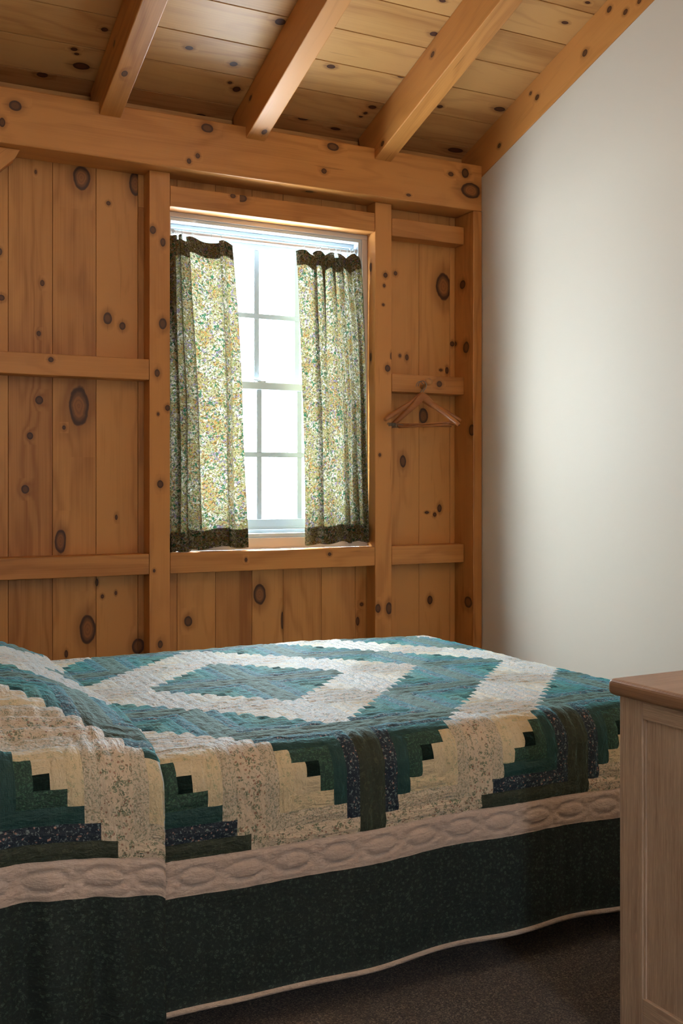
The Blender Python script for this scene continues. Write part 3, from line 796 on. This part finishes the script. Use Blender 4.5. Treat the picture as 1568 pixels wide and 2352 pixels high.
# ================================================================= THE BED
BT = H - 0.600            # top of the quilt
XF, YN, YF = 2.172, 2.250, 3.588       # flat top limits (foot, near, far)
RAD = 0.085
bed = empty('bed', (1.20, 2.92, 0.0)); tag(bed, 'double bed hidden under the patchwork quilt', 'bed')
def bb(name, lo, hi, mat, bev, segs=3):
    o = wbox(name, (lo[0] - 1.20, lo[1] - 2.92, lo[2]), (hi[0] - 1.20, hi[1] - 2.92, hi[2]), mat, bed, bev); o.modifiers[0].segments = segs; return o
bb('mattress', (0.14, 2.215, 0.385), (2.215, 3.625, BT - 0.016), MATT, 0.045, 5)
bb('box_spring', (0.14, 2.225, 0.17), (2.21, 3.615, 0.384), MATT, 0.02)
for lx in (0.19, 2.10):
    for ly in (2.28, 3.50):
        bb('leg', (lx, ly, 0.0), (lx + 0.06, ly + 0.06, 0.169), DARK, 0.004)

PX0, PY0 = 1.166, 2.958
UX, UY = 0.31, 0.325
CX, CY = UX / 9, UY / 9

def block_cell(ci, cj, xoff=0.0):
    """cell indices measured from the pattern centre in logs -> (material index, orientation)"""
    gx = ci / 9.0; gy = cj / 9.0
    i, j = math.floor(gx + 1e-6), math.floor(gy + 1e-6)
    a = ci - i * 9 - 4; b = cj - j * 9 - 4      # -4..4
    k = max(abs(a), abs(b))
    if k == 0: return 0, 'x'
    cx, cy = i + 0.5, j + 0.5
    d = round(abs(cx) + abs(cy))               # L1 radius at the block diagonal
    inner_dark = (d - 1) % 2 == 0
    # dark sides
    sx_in = -1 if cx > 0 else 1; sy_in = -1 if cy > 0 else 1
    dx, dy = (sx_in, sy_in) if inner_dark else (-sx_in, -sy_in)
    onx, ony = abs(a) == k, abs(b) == k
    dark = (onx and (a > 0) == (dx > 0)) or (ony and (b > 0) == (dy > 0))
    if dark:
        o = 'y' if (onx and (a > 0) == (dx > 0)) else 'x'
        if onx and ony and (a > 0) == (dx > 0) and (b > 0) == (dy > 0): o = 'x'
        return k, o
    return 4 + k, ('y' if onx else 'x')

def fbm(x, y, s):
    from mathutils import noise as N
    return N.noise(Vector((x, y, s)))

OV0, OVS = 0.728, 0.1147
def oval(x, v):
    """puffed ovals along the cream border: x along, v 0..1 across"""
    k = round((x - OV0) / OVS); dx = (x - OV0 - k * OVS)
    e = math.hypot(dx / 0.044, (v - 0.5) / 0.25)
    h = 0.0
    edge = min(1.0, min(v, 1 - v) / 0.12)
    if e < 1: h = 0.0080 * (1 - e ** 2) ** 0.42
    else:
        h = 0.0040 * min(1, (e - 1) * 3.5) * edge
        q = abs(abs(dx) - OVS / 2)
        if q < 0.010: h -= 0.004 * (1 - q / 0.010)
    if abs(e - 1) < 0.12: h -= 0.004 * (1 - abs(e - 1) / 0.12)
    if e > 1.05: h += 0.0011 * math.sin(math.atan2((v - 0.5) * 0.08, dx) * 18) * edge
    return h

def drape(o, rad=RAD):
    """distance beyond the flat top -> (outward, down)"""
    if o <= 0: return 0.0, 0.0
    if o < rad * PI / 2: return rad * math.sin(o / rad), rad * (1 - math.cos(o / rad))
    return rad, rad + (o - rad * PI / 2)

def quilt_mesh(name, xs, ys, pos, matid, puffdir):
    nx, ny = len(xs), len(ys)
    vs = []; grid = [[pos(x, y) for y in ys] for x in xs]
    # normals from finite differences, then offset by the puff
    for i in range(nx):
        for j in range(ny):
            p = Vector(grid[i][j])
            a = Vector(grid[min(i + 1, nx - 1)][j]) - Vector(grid[max(i - 1, 0)][j])
            b = Vector(grid[i][min(j + 1, ny - 1)]) - Vector(grid[i][max(j - 1, 0)])
            n = a.cross(b)
            n = n.normalized() if n.length > 1e-9 else Vector((0, 0, 1))
            vs.append(p + n * puffdir(xs[i], ys[j]))
    fs, mi, uv = [], [], []
    for i in range(nx - 1):
        for j in range(ny - 1):
            fs.append((i * ny + j, (i + 1) * ny + j, (i + 1) * ny + j + 1, i * ny + j + 1))
            mi.append(matid((xs[i] + xs[i + 1]) / 2, (ys[j] + ys[j + 1]) / 2))
            rot = mi[-1][1] if isinstance(mi[-1], tuple) else 'x'
            for (p, q) in ((i, j), (i + 1, j), (i + 1, j + 1), (i, j + 1)):
                uv.append((xs[p], ys[q]) if rot == 'x' else (ys[q] + 5, xs[p]))
    me = bpy.data.meshes.new(name); me.from_pydata(vs, [], fs)
    for m_ in QM: me.materials.append(m_)
    me.polygons.foreach_set('material_index', [a[0] if isinstance(a, tuple) else a for a in mi])
    u = me.uv_layers.new(name='cloth'); u.data.foreach_set('uv', [c for p in uv for c in p])
    me.polygons.foreach_set('use_smooth', [True] * len(fs))
    return me

SUB = 5
# cloth coordinates: x along the bed, y across (world value on the flat top)
def axis_pts(c0, cell, k0, k1, ext_lo, ext_hi, sub=SUB):
    pts = [c0 + cell * k / sub for k in range(k0 * sub, k1 * sub + 1)]
    lo = pts[0]; hi = pts[-1]
    for d in ext_lo: pts.insert(0, lo - d)
    for d in ext_hi: pts.append(hi + d)
    return pts
CB, GB, BB = 0.080, 0.240, 0.014
brd = [CB * k / 16 for k in range(1, 17)] + [CB + GB * k / 24 for k in range(1, 25)] + [CB + GB + 0.001, CB + GB + BB * .33, CB + GB + BB * .66, CB + GB + BB]
BX1 = PX0 + 4 * UX; BY0 = PY0 - 3 * UY; BY1 = PY0 + 3 * UY
xs = axis_pts(PX0, CX, -28, 36, [], brd)
ys = axis_pts(PY0, CY, -27, 27, brd, brd)

def body_pos(x, y):
    ox = max(0.0, x - XF); oyn = max(0.0, YN - y); oyf = max(0.0, y - YF); oy = max(oyn, oyf)
    r = max(ox, oy); out, dn = drape(r)
    L_ = math.hypot(ox, oy)
    bx = min(x, XF); by = min(max(y, YN), YF)
    if L_ > 0:
        dirx, diry = ox / L_, (oy / L_) * (-1 if oyn > 0 else 1)
        bx += dirx * out; by += diry * out
        hang = max(0.0, dn - RAD)
        wob = 0.004 * math.sin(x * 4.3 + 1.0) * hang / 0.5 + 0.006 * math.sin((x if oy >= ox else y) * 13.0) * hang / 0.5
        wob += 0.012 * hang
        bx += dirx * wob; by += diry * wob
        dn += max(-0.012, (1.25 - x) * 0.012) * min(1, hang / 0.4) if oy >= ox else -0.012 * min(1, hang / 0.4)
        dn += (0.004 * math.sin(x * 7.0 + 0.5) + 0.003 * math.sin(x * 17)) * min(1, hang / 0.3)
    sag = 0.006 * fbm(x * 2.2, y * 2.2, 1.0) + 0.002 * fbm(x * 9, y * 9, 4.0)
    crown = -0.010 * max(0, (x - 1.6) / 0.6) ** 2 if x < XF else -0.010
    return (bx, by, BT - dn + sag * (1 if r < 0.1 else 0.3) + crown)
def cells(x, y): return math.floor((x - PX0) / CX + 1e-4), math.floor((y - PY0) / CY + 1e-4)
def puff1(fx):
    t = abs((fx % 1.0) * 2 - 1)
    return 1 - t ** 3
def body_mat(x, y):
    e = max(x - BX1, BY0 - y, y - BY1)
    if e < 0: return block_cell(*cells(x, y))
    if e < CB: return 9
    if e < CB + GB + 0.0005: return 10
    return 11
def body_puff(x, y):
    e = max(x - BX1, BY0 - y, y - BY1)
    if e < -1e-6:
        _, o = block_cell(*cells(x + 1e-5, y + 1e-5))
        p = puff1((y - PY0) / CY) if o == 'x' else puff1((x - PX0) / CX)
        return 0.0036 * p + 0.0034 * (fbm(x * 28, y * 62, 2.0) if o == 'x' else fbm(x * 62, y * 28, 2.0))
    if e < CB:
        along = x if (BY0 - y >= x - BX1 or y - BY1 > x - BX1) else y
        return oval(along, e / CB) + 0.0012 * fbm(x * 60, y * 60 + e * 80, 3.0)
    if e < CB + GB: return 0.002 * puff1((x if x < BX1 else y) / 0.062) + 0.0012 * fbm(x * 15, e * 15, 2.0)
    return 0.0045 * math.sin(PI * min(1, max(0, (e - CB - GB) / BB))) + 0.003

quilt = empty('quilt', (1.20, 2.92, BT)); tag(quilt, 'teal and cream log cabin patchwork quilt covering the bed', 'quilt')
TQ = Matrix.Translation((-1.20, -2.92, -BT))
def finish(o, th=0.009):
    s = o.modifiers.new('solid', 'SOLIDIFY'); s.thickness = th; s.offset = -1.0; s.use_rim = True
    return o
me = quilt_mesh('quilt_body', xs, ys, body_pos, body_mat, body_puff); me.transform(TQ)
finish(link('quilt_body', me, quilt))

# ---- part of the quilt tucked under and drawn up over the pillows
XE = 0.650
def bump(X):
    t = (XE - X)
    if t < 0: return 0
    return 0.036 * min(1, t / 0.02) ** 0.5 + 0.098 * (1 - math.exp(-(t / 0.15) ** 1.6)) * (1 if X > 0.30 else max(0, 1 - ((0.30 - X) / 0.22) ** 2))
COFF = UX            # one block is hidden in the tuck
xs2 = [PX0 + CX * k / SUB - 0.0 for k in range(-34 * SUB, -14 * SUB + 1) if PX0 + CX * k / SUB < XE - 0.003]
xs2 += [XE - 0.0008]
GB2 = 0.262
brd2 = [CB * k / 16 for k in range(1, 17)] + [CB + GB2 * k / 24 for k in range(1, 25)] + [CB + GB2 + 0.001, CB + GB2 + BB]
ys2 = axis_pts(PY0, CY, -27, 27, brd2, brd2)
def cov_pos(X, y):
    oyn = max(0.0, YN - y); oyf = max(0.0, y - YF); o = max(oyn, oyf)
    out, dn = drape(o, RAD)
    edge = min((y - YN), (YF - y))
    f = 0.34 + 0.66 * min(1, max(0, edge / 0.22)) ** 0.6 if edge > 0 else 0.34
    if edge > 0:
        f = 0.34 + 0.66 * math.sin(min(1, edge / 0.26) * PI / 2)
    bz = bump(X) * f
    rise = bump(X) * 0.34 * (1 if edge <= 0 else 0)
    z = BT + 0.010 + bz - dn
    Y = min(max(y, YN), YF)
    sg = -1 if oyn > 0 else 1
    hang = max(0.0, dn - RAD)
    hh = min(1.0, hang / 0.35)
    fold = 0.012 * math.sin(X * 46 + 0.8) * hh * hh + 0.007 * math.sin(X * 23 + 2.2 + dn * 3) * hh + 0.004 * math.sin(X * 83) * hh
    att = 0.25 + 0.75 * min(1, (XE - X) / 0.06)
    if o > 0: Y += sg * (out + 0.016 + fold * att + 0.030 * hang)
    sag = 0.006 * fbm(X * 4, y * 4, 7.0) + 0.004 * fbm(X * 12, y * 5, 8.0)
    # the edge bows softly
    Xo = X + 0.010 * math.sin(y * 3.1) * min(1, max(0, 1 - (XE - X) / 0.2)) * (1 if o == 0 else 0)
    return (Xo, Y, z + sag * (1 if o < 0.1 else 0.2) - 0.010 * (X > XE - 0.006) * (1 if o < 0.05 else 0))
def cov_mat(x, y):
    e = max(BY0 - y, y - BY1)
    if e < 0:
        ci, cj = cells(x, y); return block_cell(ci - 9, cj)
    if e < CB: return 9
    return 10
def cov_puff(x, y):
    e = max(BY0 - y, y - BY1)
    if e < -1e-6:
        ci, cj = cells(x + 1e-5, y + 1e-5); _, o = block_cell(ci - 9, cj)
        p = puff1((y - PY0) / CY) if o == 'x' else puff1((x - PX0) / CX)
        return 0.0038 * p + 0.0036 * fbm(x * 55, y * 22, 2.5)
    if e < CB: return oval(x * 0.98 + 0.11, e / CB) + 0.001 * fbm(x * 60, e * 80, 3.0)
    return 0.002 * puff1(x / 0.055) + 0.001 * fbm(x * 15, e * 15, 2.0)
me = quilt_mesh('pillow_cover', xs2, ys2, cov_pos, cov_mat, cov_puff); me.transform(TQ)
cov = finish(link('pillow_cover', me, quilt), 0.014)
cov['label'] = 'quilt end drawn up over the pillows'

# pillows under the cover
def pillow(label, cy):
    bm = bmesh.new()
    N1, N2 = 20, 14
    top, bot = [], []
    for i in range(N1 + 1):
        rt, rb = [], []
        for j in range(N2 + 1):
            u = -1 + 2 * i / N1; v = -1 + 2 * j / N2
            k = max(0, (1 - u ** 4)) ** 0.5 * max(0, (1 - v ** 4)) ** 0.5
            h = 0.040 * k
            px = 0.36 + v * 0.215 * (1 - 0.05 * u * u); py = cy + u * 0.29 * (1 - 0.06 * v * v)
            rt.append(bm.verts.new((px, py, BT + 0.040 + h * 0.75)))
            rb.append(rt[-1] if k == 0 else bm.verts.new((px, py, BT + 0.040 - h * 0.75)))
        top.append(rt); bot.append(rb)
    for i in range(N1):
        for j in range(N2):
            bm.faces.new((top[i][j], top[i + 1][j], top[i + 1][j + 1], top[i][j + 1]))
            q = [bot[i][j + 1], bot[i + 1][j + 1], bot[i + 1][j], bot[i][j]]
            try: bm.faces.new(q)
            except ValueError: pass
    bmesh.ops.recalc_face_normals(bm, faces=bm.faces)
    me = bpy.data.meshes.new('pillow'); bm.to_mesh(me); bm.free()
    tag(link('pillow', me, None, MATT, smooth=True), label, 'pillow', 'bed pillows')
pillow('pillow under the quilt at the near side of the bed', 2.62)
pillow('pillow under the quilt at the far side of the bed', 3.23)

# ================================================================= THE DRESSER
dr = empty('dresser', (1.562, 1.752, 0.0), math.radians(1.5)); tag(dr, 'washed oak dresser with rounded top at the lower right, beside the bed', 'dresser')
DW, DD, DH = 0.92, 0.52, H - 0.460
def dbox(name, lo, hi, axis, mat=OAK, bev=0.002, parent=None, seed=None):
    m = MB(); m.box(lo, hi, axis, seed=seed); return link(name, m.mesh(name), parent or dr, mat, bev)
o = dbox('dresser_top', (-0.020, -DD - 0.022, DH), (DW + 0.02, 0.020, DH + 0.036), 0, OAK_TOP, 0.013); o.modifiers[0].segments = 5
# left side: stiles, rails and the recessed panel
ST = 0.068
dbox('stile', (0, -ST, 0), (0.022, 0, DH - 0.0005), 2, seed=0.5)
dbox('stile', (0, -DD, 0), (0.022, -DD + ST, DH - 0.0005), 2, seed=0.3)
dbox('side_rail', (0.0006, -DD + ST, DH - 0.040), (0.022, -ST, DH - 0.0005), 1, seed=0.45)
dbox('side_rail', (0.0006, -DD + ST, 0.06), (0.022, -ST, 0.14), 1, seed=0.4)
dbox('side_panel', (0.008, -DD + ST, 0.14), (0.018, -ST, DH - 0.040), 2, bev=0.0, seed=0.35)
m = MB()
m.box((0.004, -ST - 0.006, 0.14), (0.009, -ST, DH - 0.040), 2); m.box((0.004, -DD + ST, 0.14), (0.009, -DD + ST + 0.006, DH - 0.040), 2)
m.box((0.004, -DD + ST, DH - 0.0405), (0.009, -ST, DH - 0.0400), 1)
link('panel_bead', m.mesh('bead'), dr, OAK, 0.0015)
dbox('side_panel', (DW - 0.022, -DD, 0), (DW, 0, DH - 0.0005), 2, bev=0.002)
dbox('back_panel', (0.022, -0.012, 0.06), (DW - 0.022, 0, DH - 0.0005), 0)
dbox('plinth', (0.022, -DD + 0.02, 0.0), (DW - 0.022, -DD + 0.04, 0.07), 0)
nz = 4; z0 = 0.075; zh = (DH - 0.03 - z0) / nz
for k in range(nz):
    d = dbox('drawer', (0.026, -DD, z0 + k * zh), (DW - 0.026, -DD + 0.45, z0 + (k + 1) * zh - 0.006), 0)
    for kx in (0.23, DW - 0.23):
        zc_ = z0 + (k + 0.5) * zh
        link('knob', tube([(kx, -DD, zc_), (kx, -DD - 0.012, zc_), (kx, -DD - 0.018, zc_), (kx, -DD - 0.028, zc_)], 0.01, 14, rr=[0.008, 0.007, 0.016, 0.012]), d, OAK_TOP)

# ================================================================= LIGHT
w = bpy.data.worlds.new('sky'); bpy.context.scene.world = w; w.use_nodes = True
bg = w.node_tree.nodes['Background']
wn = w.node_tree
tc = wn.nodes.new('ShaderNodeTexCoord')
def wdot(v, lo, hi, a, b):
    d = wn.nodes.new('ShaderNodeVectorMath'); d.operation = 'DOT_PRODUCT'; wn.links.new(tc.outputs['Generated'], d.inputs[0]); d.inputs[1].default_value = v
    r = wn.nodes.new('ShaderNodeMapRange'); r.interpolation_type = 'SMOOTHSTEP'; wn.links.new(d.outputs['Value'], r.inputs[0])
    for k, q in enumerate((lo, hi, a, b)): r.inputs[k + 1].default_value = q
    return r.outputs[0]
# overcast sky, brighter on one side, over snow-bright ground
east = wdot(Vector((-0.96, 0.26, 0.06)).normalized(), 0.55, 0.97, 1.0, 1.2)
low = wdot(Vector((0, 0, -1)), 0.0, 0.15, 1.0, 1.55)
up_ = wdot(Vector((0, 0, 1)), 0.08, 0.65, 1.0, 2.4)
m0 = wn.nodes.new('ShaderNodeMath'); m0.operation = 'MULTIPLY'; wn.links.new(low, m0.inputs[0]); wn.links.new(up_, m0.inputs[1]); low = m0.outputs[0]
mm = wn.nodes.new('ShaderNodeMath'); mm.operation = 'MULTIPLY'; wn.links.new(east, mm.inputs[0]); wn.links.new(low, mm.inputs[1])
m2 = wn.nodes.new('ShaderNodeMath'); m2.operation = 'MULTIPLY'; wn.links.new(mm.outputs[0], m2.inputs[0]); m2.inputs[1].default_value = 42.0
wn.links.new(m2.outputs[0], bg.inputs[1])
bg.inputs[0].default_value = (0.79, 0.905, 1.0, 1)
def portal(name, loc, rot, sx, sy):
    l = bpy.data.lights.new(name, 'AREA'); l.shape = 'RECTANGLE'; l.size = sx; l.size_y = sy; l.cycles.is_portal = True
    o = bpy.data.objects.new(name, l); C.objects.link(o); o.location = loc; o.rotation_euler = rot
portal('portal_main', (1.826, YB + 0.140, H + 0.47), (-PI / 2, 0, 0), 0.96, 1.44)
portal('portal_rear', ((RW[0] + RW[1]) / 2, YR - 0.125, (RW[2] + RW[3]) / 2), (PI / 2, 0, 0), RW[1] - RW[0], RW[3] - RW[2])
# warm fill lamp, added out of view behind the camera
lamp = empty('fill_lamp', (1.3, 0.6, 2.9)); tag(lamp, 'added round warm fill lamp, unseen behind the viewpoint', 'lamp')
g = plain('fill_glow', (0.9, 0.85, 0.75), 0.4)
g.b.inputs['Emission Color'].default_value = (1.0, 0.72, 0.45, 1); g.b.inputs['Emission Strength'].default_value = 19.0
link('fill_globe', tube([(0, 0, -0.15), (0, 0, -0.13), (0, 0, -0.08), (0, 0, 0.0), (0, 0, 0.08), (0, 0, 0.13), (0, 0, 0.15)], 0.1, 24, rr=[0.02, 0.075, 0.128, 0.15, 0.128, 0.075, 0.02]), lamp, g.m)
link('fill_stem', tube([(0, 0, 0.15), (0, 0, zc(YRIDGE) - 2.9 - 0.10)], 0.006, 8), lamp, BRASS)

# ================================================================= CAMERA
cd = bpy.data.cameras.new('camera'); cam = bpy.data.objects.new('camera', cd); C.objects.link(cam)
cam.location = CAM; cam.rotation_euler = (PI / 2, 0, -TH)
cd.sensor_fit = 'VERTICAL'; cd.sensor_height = 36.0; cd.lens = F / 2352 * 36.0
cd.shift_y = -59 / 2352; cd.clip_start = 0.05
bpy.context.scene.camera = cam
vs = bpy.context.scene.view_settings
vs.view_transform = 'Standard'; vs.look = 'None'; vs.exposure = -0.1; vs.gamma = 1.0; vs.use_curve_mapping = False
